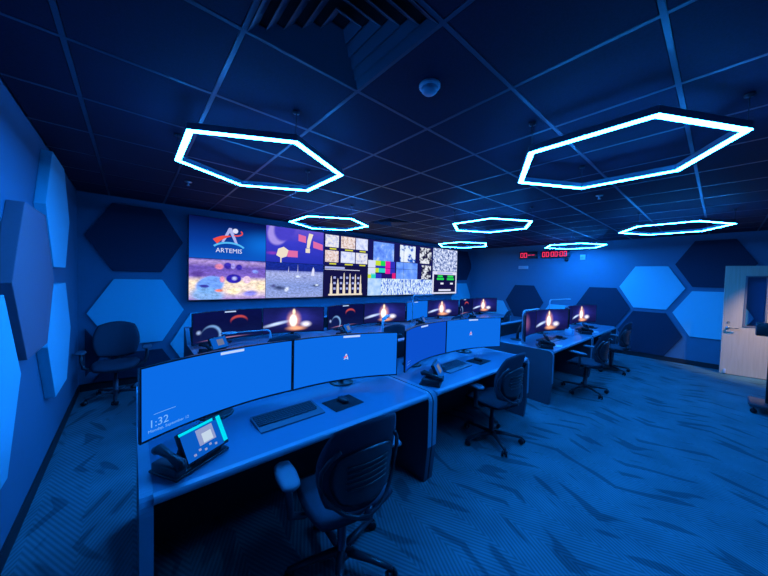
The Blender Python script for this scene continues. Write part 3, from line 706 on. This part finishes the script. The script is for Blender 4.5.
WORDS = {'blue': 'plain blue lock screen', 'blue2': 'plain blue lock screen', 'haze': 'dim purple wallpaper', 'rocket': 'bright rocket launch wallpaper', 'planet': 'dark planet wallpaper'}
HX, HY = 0.897, 0.585            # where the two screens of a desk meet
TILT = math.radians(13.5)
for i, (dx, dy, _) in enumerate(DESKS):
    for side in (0, 1):
        kind = SCREENS[i][side]
        t = make_monitor()
        sgn = -1 if side == 0 else 1
        half = MR*math.sin(MW/2/MR); sag = MR-MR*math.cos(MW/2/MR)
        rz = TILT if side == 0 else -TILT
        # the inner edge sits at the hinge point
        inner = Vector((-sgn*half, -sag, 0)); inner.rotate(Matrix.Rotation(rz, 3, 'Z').to_euler())
        t.location = (dx+HX+(0.03 if i == 1 else -0.03 if i > 5 else 0.0)+sgn*0.003-inner.x, dy+HY-inner.y, DH+0.0005); t.rotation_euler = (0, 0, rz)
        extra = ''
        if (i, side) == (0, 0): extra = ' reading 1:32'
        if (i, side) == (0, 1) or (i, side) == (1, 1): extra = ' and small emblem'
        t['label'] = ('left' if side == 0 else 'right') + ' curved monitor, ' + WORDS[kind] + extra + ', on ' + PLACE[i]
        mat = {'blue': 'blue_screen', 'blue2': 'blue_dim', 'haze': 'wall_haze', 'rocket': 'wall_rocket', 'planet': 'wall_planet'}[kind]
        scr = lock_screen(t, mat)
        if kind in ('blue', 'blue2', 'planet'): add_bar(t, 0.03 if i else 0.04)
        if (i, side) in ((0, 1), (1, 1)): add_emblem(t)
        if (i, side) == (0, 0):
            ang = -0.36/MR; x, y = arc_pt(-0.435, 0.004)
            def tm(s, z, L=0.1): 
                x, y = arc_pt(s, 0.004); return Matrix.Translation((x, y, z)) @ Matrix.Rotation(-(s+L/2)/MR, 4, 'Z') @ Matrix.Rotation(PI/2, 4, 'X')
            text_obj('clock_lettering', '1:32', 0.058, 'screen_soft', t, tm(-0.425, 0.128))
            text_obj('date_lettering', 'Monday, September 12', 0.022, 'screen_soft', t, tm(-0.428, 0.104, 0.25))
            curved_sheet('thin_line', -0.40, -0.29, 0.192, 0.1945, 'screen_soft', t, 0.004, 4)
        if (i, side) == (1, 0):
            curved_sheet('thin_line', -0.40, -0.30, 0.14, 0.1425, 'screen_soft', t, 0.004, 4); curved_sheet('thin_line', -0.41, -0.33, 0.115, 0.1175, 'screen_soft', t, 0.004, 4)

# ------------------------------------------------------------------ keyboards, mice, mats
def make_keyboard():
    t = thing('keyboard', '', 'keyboard', (0, 0, 0), 0, 'keyboards on the console desks')
    MB().prism([(-0.10, 0.0), (0.10, 0.0), (0.10, 0.026), (-0.04, 0.014), (-0.10, 0.008)], -0.215, 0.215, 'x').build('body', 'kb_body', t)
    mb = MB(); pitch = 0.0212
    for r_ in range(6):
        y = -0.031+r_*0.0212; z = 0.0155+(y+0.04)*0.0857
        x = -0.207
        ws = [1.0]*19
        if r_ == 0: ws = [1.3, 1.2, 1.2, 6.0, 1.2, 1.2, 1.3, 1, 1, 1, 1, 1]
        for w_ in ws:
            if x+w_*pitch > 0.210: break
            mb.box(x+0.001, x+w_*pitch-0.002, y-0.009, y+0.009, z, z+0.005); x += w_*pitch
    mb.build('keycaps', 'keys', t, 'stuff')
    return t
def make_mouse():
    t = thing('computer_mouse', '', 'mouse', (0, 0, 0), 0, 'computer mice')
    MB().pad(lambda u, v: ((0.031*u*(1-0.12*v), 0.055*v, 0.004), (0, 0, 1)), 10, 12, 0.9, 0.030, 0.003).build('shell', 'black', t)
    MB().tube([(-0.0035, 0.033, 0.027), (0.0035, 0.033, 0.027)], 0.008, 10).build('wheel', 'desk_edge', t)
    return t
kb0, ms0 = make_keyboard(), make_mouse()
mp0 = MB().rbox(-0.125, 0.125, -0.095, 0.095, 0, 0.004, 0.0015, 1).build('mouse_pad', 'pad'); tag(mp0, '', 'mouse pad', 'mouse pads')
for i, (dx, dy, _) in enumerate(DESKS[:4]):
    k = kb0 if i == 0 else copy_tree(kb0); k.location = (dx+0.765 if i != 1 else dx+0.73, dy+0.33, DH+0.0005); k.rotation_euler.z = math.radians((1, 3, -2, 2)[i]); k['label'] = 'flat dark keyboard on ' + PLACE[i]
    m_ = ms0 if i == 0 else copy_tree(ms0); p = mp0 if i == 0 else copy_tree(mp0)
    p.location = (dx+1.165, dy+0.295, DH+0.0005); p.rotation_euler.z = math.radians(3); p['label'] = 'thin black mouse pad on ' + PLACE[i]
    m_.location = (dx+1.17, dy+0.305, DH+0.005); m_.rotation_euler.z = math.radians(8); m_['label'] = 'small black mouse on its pad on ' + PLACE[i]

# ------------------------------------------------------------------ desk telephones with tilted colour screens
def make_phone(lit):
    t = thing('desk_phone', '', 'telephone', (0, 0, 0), 0, 'desk telephones')
    MB().rbox(-0.17, 0.115, -0.075, 0.11, 0.0, 0.014, 0.006, 2).build('base', 'black', t)
    mb = MB(); mb.prism([(-0.05, 0.013), (0.09, 0.013), (0.06, 0.075), (0.0, 0.09), (-0.055, 0.04)], -0.06, 0.085, 'x'); mb.build('foot', 'black', t)
    # tilted slab carrying the screen; local frame: origin at its lower edge
    T = Matrix.Translation((0.0, -0.075, 0.040)) @ Matrix.Rotation(math.radians(-28), 4, 'X')
    MB().rbox(-0.115, 0.115, 0.0, 0.028, 0.0, 0.155, 0.006, 2).xf(T).build('screen_housing', 'black', t)
    def q(name, x0, x1, z0, z1, mat, l): flat_quad(name, [tuple(T @ Vector(p)) for p in ((x0, -0.0008*l, z0), (x1, -0.0008*l, z0), (x1, -0.0008*l, z1), (x0, -0.0008*l, z1))], mat, t)
    if lit:
        q('screen', -0.108, 0.085, 0.010, 0.138, 'phone_screen', 1); q('light_bar', -0.112, 0.068, 0.139, 0.152, 'cyan_led', 1); q('light_bar', 0.086, 0.111, 0.016, 0.150, 'cyan_led', 1)
        q('menu_window', -0.035, 0.055, 0.055, 0.132, 'phone_win', 2); q('menu_page', -0.012, 0.040, 0.060, 0.106, 'phone_page', 3)
        for a in range(5): q('soft_key', -0.075+a*0.028, -0.062+a*0.028, 0.024+0.012*(a % 2), 0.034+0.012*(a % 2), 'phone_win', 2)
    else:
        q('screen', -0.105, 0.105, 0.012, 0.145, 'phone_screen', 1); q('menu_window', -0.03, 0.06, 0.045, 0.12, 'phone_dim', 2)
    # handset resting on the left
    h = MB().tube([(-0.145, -0.085, 0.050), (-0.145, -0.07, 0.072), (-0.145, 0.0, 0.095), (-0.145, 0.07, 0.112), (-0.145, 0.095, 0.098)], [0.020, 0.024, 0.015, 0.023, 0.019], 10).build('handset', 'black', t)
    MB().rbox(-0.17, -0.118, -0.07, 0.09, 0.012, 0.055, 0.006, 2).build('cradle', 'black', t)
    pts = [(-0.145+0.012*math.cos(a*1.1), -0.09-0.0*a, 0.045-0.0012*a) for a in range(0, 20)]
    return t
ph_lit, ph_dim = make_phone(True), make_phone(False)
first = {True: True, False: True}
for i, (dx, dy, _) in enumerate(DESKS):
    lit = i == 0
    src = ph_lit if lit else ph_dim
    o = src if first[lit] else copy_tree(src); first[lit] = False
    o.location = (dx+0.235, dy+0.185, DH+0.003); o.rotation_euler.z = math.radians(30)
    o['label'] = ('desk telephone with cyan-edged screen on ' if lit else 'black desk telephone with tilted dim screen on ') + PLACE[i]

# ------------------------------------------------------------------ task lamps: upright tube, bent over to a long arm
def make_lamp(h, arm, label, loc, rz=0.0, paddle=False):
    t = thing('task_lamp', label, 'lamp', loc, rz, 'slim task lamps on the desks')
    MB().lathe([(0.055, 0.0), (0.055, 0.012), (0.02, 0.018)], n=20).build('base', 'lamp', t)
    r = 0.06; bend = [(r-r*math.cos(a), 0, h-r+r*math.sin(a)) for a in [PI/2*k/6 for k in range(7)]]
    MB().tube([(0, 0, 0.015), (0, 0, h-r-0.001)] + bend, 0.013, 10).build('post', 'lamp', t)
    if paddle:
        MB().tube([(r, 0, h), (r+arm-0.14, 0, h)], 0.008, 8).build('arm', 'lamp', t)
        MB().pad(lambda u, v: ((r+arm-0.05+0.10*u, 0.055*v, h), (0, 0, 1)), 12, 10, 0.9, 0.012, 0.012).build('head', 'lamp', t)
    else:
        MB().rbox(r-0.005, r+arm, -0.022, 0.022, h-0.009, h+0.009, 0.004, 2).build('arm', 'lamp', t)
    return t
for i, (ox, oy, h, arm, rz, pd) in {1: (0.10, 0.78, 0.50, 0.34, 40, False), 2: (0.105, 0.46, 0.50, 0.55, 2, False), 3: (0.30, 0.83, 0.575, 0.85, -6, False),
                                    4: (0.90, 0.26, 0.19, 0.50, 176, True), 6: (-0.13, 0.34, 0.60, 0.62, 3, False)}.items():
    dx, dy, _ = DESKS[i]
    if i == 6: ox = 0.105
    make_lamp(h, arm, ('low task lamp with oval head on ' if pd else 'slim bent task lamp on ') + PLACE[i], (dx+ox, dy+oy, DH+0.0005), math.radians(rz), pd)

# loose things on the right-hand desks
def sheet(name, label, cat, x, y, w_, d_, h, rz, mat):
    o = MB().rbox(-w_/2, w_/2, -d_/2, d_/2, 0, h, min(0.001, h*0.3), 1).build(name, mat); o.location = (x, y, DH+0.0005); o.rotation_euler.z = math.radians(rz); return tag(o, label, cat)
sheet('notepad', 'white notepad beside the phone on the desk right of the aisle', 'notepad', 4.72, R1B+0.09, 0.16, 0.12, 0.008, 12, 'paper')
sheet('notepad', 'white notepad on the front row desk by the right wall', 'notepad', 6.72, R1B+0.10, 0.15, 0.12, 0.008, 10, 'paper')
tb = thing('tissue_box', 'small cyan tissue box at the right end of the desk beyond the aisle', 'box', (5.95, R1B+0.30, DH+0.0005))
MB().rbox(-0.06, 0.06, -0.06, 0.06, 0, 0.10, 0.004, 2).build('carton', 'cyan_box', tb)
MB().pad(lambda u, v: ((0.03*u, 0.012*v, 0.102+0.03*(1-u*u)), (0, 1, 0.2)), 6, 6, 0.6, 0.004, 0.004).build('tissue', 'paper', tb)

# ------------------------------------------------------------------ office chairs
def make_chair():
    t = thing('office_chair', '', 'chair', (0, 0, 0), 0, 'black swivel office chairs')
    def seat(u, v):
        y = 0.235*v+0.01; z = 0.452-0.020*max(0, v)**3*1.6+0.012*u*u-0.004
        return (0.245*u*(1-0.06*v), y, z), (0, 0, 1)
    MB().pad(seat, 16, 16, 0.55, 0.036, 0.012).build('seat', 'fabric', t)
    MB().pad(lambda u, v: (Vector(seat(u*0.97, v*0.97)[0])-Vector((0, 0, 0.020)), (0, 0, 1)), 12, 12, 0.55, 0.01, 0.014).build('seat_pan', 'shell', t)
    def back(u, v):
        z = 0.738+0.245*v
        wdt = 0.242*(1-0.10*max(0, v)**2-0.05*max(0, -v))
        y = -0.205-0.055*(v+1)*0.5+0.035*math.cos(v*1.9)*0.6-0.02 + 0.075*u*u*(1-0.25*v)
        return (wdt*u, y, z), (-0.30*u, 1, -0.08)
    MB().pad(back, 18, 18, 0.62, 0.022, 0.010).build('backrest', 'fabric', t)
    # rear shell: smaller, with a run of horizontal ribs
    sh = MB().pad(lambda u, v: (Vector(back(u*0.80, v*0.62-0.22)[0])+Vector((0, -0.026, 0)), (-0.3*u, 1, 0)), 14, 14, 0.8, 0.008, 0.010).build('back_shell', 'shell', t)
    for k in range(5):
        v = -0.42+k*0.12; pts = [Vector(back(u, v)[0])+Vector((0, -0.040, 0)) for u in [-0.5+q*0.1 for q in range(11)]]
        MB().tube(pts, 0.0045, 6).build('rib', 'shell', sh)
    # yoke: a bow from under the seat up around the back
    bow = []
    for k in range(17):
        a = -PI/2+(k-8)/8*2.35; u = math.cos(a)*0.97; z = 0.70+0.215*math.sin(a)
        p = back(max(-1, min(1, u)), (z-0.738)/0.245)[0]; bow.append((p[0], p[1]-0.030-0.012*abs(math.sin(a)), z))
    MB().tube(bow, 0.011, 8, flat=1.0).build('yoke', 'shell', t)
    MB().tube([(0, -0.03, 0.40), (0, -0.17, 0.405), (0, -0.265, 0.47), (0, -0.27, 0.52)], [0.035, 0.034, 0.03, 0.02], 10, flat=0.6).build('back_support', 'shell', t)
    for s in (-1, 1):
        MB().tube([(0.10*s, 0.0, 0.405), (0.235*s, 0.0, 0.405), (0.305*s, -0.005, 0.44), (0.318*s, -0.01, 0.52), (0.322*s, -0.01, 0.632)], [0.016, 0.018, 0.02, 0.021, 0.018], 10).build('arm_post', 'shell', t)
        MB().pad(lambda u, v: ((0.322*s+0.054*u-0.008*s*v, 0.02+0.125*v, 0.645+0.004*v), (0, 0, 1)), 10, 14, 0.75, 0.015, 0.012).build('arm_pad', 'armpad', t)
    MB().lathe([(0.075, 0.425), (0.085, 0.40), (0.07, 0.375), (0.035, 0.365)], n=18).build('tilt_housing', 'shell', t)
    MB().lathe([(0.018, 0.37), (0.018, 0.24), (0.027, 0.239), (0.027, 0.10), (0.05, 0.095), (0.052, 0.065)], n=16).build('column', 'steel', t)
    for k in range(5):
        a = 2*PI*k/5+0.35; ca, sa = math.cos(a), math.sin(a)
        lg = MB().tube([(0.03*ca, 0.03*sa, 0.088), (0.17*ca, 0.17*sa, 0.082), (0.30*ca, 0.30*sa, 0.066)], [0.027, 0.022, 0.016], 8, flat=0.75).build('base_leg', 'shell', t)
        cx, cy = 0.30*ca, 0.30*sa; ta = a+0.9; wx, wy = math.cos(ta), math.sin(ta)
        cs = MB()
        for s in (-1, 1): cs.tube([(cx+wx*s*0.010, cy+wy*s*0.010, 0.0275), (cx+wx*s*0.026, cy+wy*s*0.026, 0.0275)], 0.027, 14)
        cs.tube([(cx-wx*0.01, cy-wy*0.01, 0.0275), (cx+wx*0.01, cy+wy*0.01, 0.0275)], 0.010, 8).tube([(cx, cy, 0.03), (cx, cy, 0.064)], 0.008, 8)
        cs.build('caster', 'caster', lg)
    return t
ch0 = make_chair()
CHAIRS = [(0.92, 1.38, -4, 'black office chair in the foreground pushed up to the nearest desk'),
          (2.87, 1.52, -3, 'black office chair at the front row desk left of the aisle'),
          (5.31, 1.31, -2, 'black office chair at the front row desk right of the aisle'),
          (7.02, 1.33, -3, 'black office chair closest to the right wall'),
          (-0.165, 5.20, 178, 'lone office chair facing the camera in the left corner below the light hexagon'),
          (1.39, 3.62, 0, 'chair at the left end desk of the back row, only its back top showing'),
          (3.08, 3.46, -10, 'chair at the second back row desk, its back rising between the monitors'),
          (4.93, 3.68, 8, 'chair at the third back row desk, only a curved back top showing'),
          (6.98, 3.62, 14, 'chair at the right end desk of the back row seen past the monitor edge')]
for i, (x, y, rz, lb) in enumerate(CHAIRS):
    o = ch0 if i == 0 else copy_tree(ch0); o.location = (x, y, 0.0005); o.rotation_euler.z = math.radians(rz); o['label'] = lb

# ------------------------------------------------------------------ right wall: red clocks, plate, strobe, door
SEG = {'0': 'abcdef', '1': 'bc', '2': 'abged', '3': 'abgcd', '4': 'fgbc', '5': 'afgcd', '6': 'afgedc', '7': 'abc', '8': 'abcdefg', '9': 'abcdfg', '-': 'g', ' ': ''}
def led_clock(y_left, width, z, h, body, label, dig):
    t = thing('led_clock', label, 'clock', (XR, y_left, z), 0, 'red digital wall clocks')
    MB().rbox(-0.06, -0.0005, -width, 0, 0, h, 0.006, 2).build('case', 'black', t)
    pos = 0.03; x = -0.0612
    for ch in body:
        if ch == ':':
            mb = MB()
            for zz in (0.36, 0.62): mb.box(x-0.001, x, -(pos+0.018), -pos, h*zz, h*zz+0.018)
            mb.build('colon', 'red_led', t); pos += 0.03; continue
        mb = MB(); W = dig; H = h*0.70; z0 = h*0.15; th = 0.017
        R_ = dict(a=(0, W, H-th, H), g=(0, W, H/2-th/2, H/2+th/2), d=(0, W, 0, th), f=(0, th, H/2, H), b=(W-th, W, H/2, H), e=(0, th, 0, H/2), c=(W-th, W, 0, H/2))
        for s in SEG[ch]:
            a0, a1, b0, b1 = R_[s]; mb.box(x-0.001, x, -(pos+a1), -(pos+a0), z0+b0, z0+b1)
        if mb.v: mb.build('digit', 'red_led', t)
        pos += W+0.022
led_clock(4.02, 0.50, 2.365, 0.20, '00--', 'short red digital display at the left of the pair on the right wall', 0.085)
led_clock(3.40, 0.72, 2.365, 0.20, '00:00:00', 'long red digital clock on the right wall near the smallest hexagon light', 0.075)
pl = thing('exit_sign', 'small pale sign plate on the right wall below the red display', 'sign', (XR, 4.05, 2.06))
MB().rbox(-0.03, -0.0005, -0.28, 0, 0, 0.09, 0.005, 2).build('plate', 'white', pl)
MB().rbox(-0.034, -0.029, -0.26, -0.02, 0.015, 0.075, 0.002, 1).build('face', 'lamp', pl)
stb = thing('wall_strobe', 'small pale strobe box high on the right wall right of the clock', 'alarm', (XR, 2.44, 2.29))
MB().rbox(-0.045, -0.0005, -0.11, 0, 0, 0.13, 0.006, 2).build('housing', 'white', stb)
MB().rbox(-0.07, -0.044, -0.085, -0.025, 0.035, 0.095, 0.01, 2).build('lens', 'lamp', stb)
cmr = thing('dome_camera', 'small dark dome camera on the right wall under the clock end', 'camera', (XR-0.03, 2.76, 2.30))
MB().lathe([(0.045, 0.03), (0.05, 0.0), (0.04, -0.03), (0.015, -0.048)], n=20).build('dome', 'black', cmr); MB().box(-0.02, 0.0295, -0.03, 0.03, 0.0, 0.045).build('bracket', 'black', cmr)

# open door: oak leaf hinged at its near edge, standing a little off the wall
HGX, HGY = 8.77, -0.975
ang = math.atan2(-0.06-HGY, 8.615-HGX)           # direction from hinge to latch edge
door = struct(bpy.data.objects.new('door_1', None)); COL.objects.link(door); door.location = (HGX, HGY, 0.0); door.rotation_euler.z = ang
DWD, DTH, DHT = math.hypot(-0.06-HGY, 8.615-HGX), 0.045, 2.075
wy0, wy1, wz0, wz1 = DWD-0.51, DWD-0.27, 0.95, 1.87
leaf = MB()
for (a0, a1, b0, b1) in ((0, wy0, 0.01, DHT), (wy1, DWD, 0.01, DHT), (wy0, wy1, 0.01, wz0), (wy0, wy1, wz1, DHT)): leaf.box(a0, a1, -DTH, 0.0, b0, b1)
leaf.build('leaf', 'wood', door)
M['steel_grey'] = pbr('vision_frame', (0.16, 0.16, 0.18), 0.45)
fr = MB()
for (a0, a1, b0, b1) in ((wy0-0.02, wy0+0.006, wz0-0.02, wz1+0.02), (wy1-0.006, wy1+0.02, wz0-0.02, wz1+0.02), (wy0+0.006, wy1-0.006, wz0-0.02, wz0+0.006), (wy0+0.006, wy1-0.006, wz1-0.006, wz1+0.02)): fr.box(a0, a1, -DTH-0.008, 0.008, b0, b1)
fr.build('window_frame', 'steel_grey', door)
MB().box(wy0, wy1, -DTH/2-0.003, -DTH/2+0.003, wz0, wz1).build('window_pane', 'glass', door)
for s in (0.0, -DTH):
    d = 1 if s == 0 else -1
    h = MB().tube([(DWD-0.07, s, 0.90), (DWD-0.07, s+d*0.012, 0.90)], 0.028, 16).build('handle_rose', 'chrome', door)
    MB().tube([(DWD-0.07, s+d*0.01, 0.90), (DWD-0.07, s+d*0.05, 0.90), (DWD-0.085, s+d*0.055, 0.90), (DWD-0.19, s+d*0.055, 0.897)], [0.011, 0.011, 0.010, 0.009], 10).build('lever', 'chrome', h)
    MB().tube([(DWD-0.07, s, 1.0), (DWD-0.07, s+d*0.008, 1.0)], 0.02, 14).build('lock_cylinder', 'chrome', door)
MB().rbox(DWD-0.075, DWD-0.045, 0.0, 0.03, 0.02, 0.10, 0.004, 2).build('door_holder', 'white', door)
jb = MB().box(8.79, XR, -1.03, -0.985, 0.0, DZ+0.04).box(8.79, XR, DY0, DY0+0.045, 0.0, DZ+0.04).box(8.79, XR, DY0+0.045, -1.03, DZ, DZ+0.04).build('trim_1', 'steel_grey'); struct(jb)

# rolling stand at the right edge of the picture
rs = thing('equipment_stand', 'black rolling equipment stand with a box, at the right edge before the door', 'stand', (6.45, -0.42, 0.0))
MB().rbox(-0.10, 0.10, -0.22, 0.075, 1.03, 1.20, 0.006, 2).build('equipment_box', 'black', rs)
MB().tube([(0, -0.06, 0.12), (0, -0.06, 1.03)], 0.02, 12).build('pole', 'black', rs)
MB().rbox(-0.22, 0.22, -0.25, 0.10, 0.085, 0.125, 0.01, 2).build('base_plate', 'shell', rs)
for sx in (-0.18, 0.18):
    for sy in (-0.21, 0.06):
        MB().tube([(sx-0.012, sy, 0.032), (sx+0.012, sy, 0.032)], 0.032, 14).tube([(sx, sy, 0.04), (sx, sy, 0.086)], 0.008, 8).build('caster', 'caster', rs)

# added warm downlight out of view, no known source, to brighten the door
dl = thing('added_downlight', 'small warm downlight added in the ceiling to light the door', 'light', (7.75, -1.35, ZC))
mb = MB(); n = 24
mb.lathe([(0.085, 0.0), (0.085, -0.008), (0.068, -0.010), (0.066, -0.001)], n=24); mb.build('trim_ring', 'white', dl)
M['added_lens_glow'] = glow('added_lens_glow', (1.0, 0.80, 0.62, 1), 6.0)
MB().lathe([(0.064, -0.002), (0.064, -0.006), (0.03, -0.007)], n=24).build('lens', 'added_lens_glow', dl)
sp = bpy.data.lights.new('added_door_spot', 'SPOT'); sp.color = (1.0, 0.80, 0.66); sp.energy = 330; sp.spot_size = math.radians(50); sp.spot_blend = 0.9; sp.shadow_soft_size = 0.06  # added spot that puts warm light on the door leaf
so = bpy.data.objects.new('added_door_spot', sp); COL.objects.link(so); so.parent = dl; so.location = (0, 0, -0.02)
so.rotation_euler = (Vector((8.74, -0.72, 0.85))-Vector((7.75, -1.35, ZC-0.02))).to_track_quat('-Z', 'Y').to_euler()
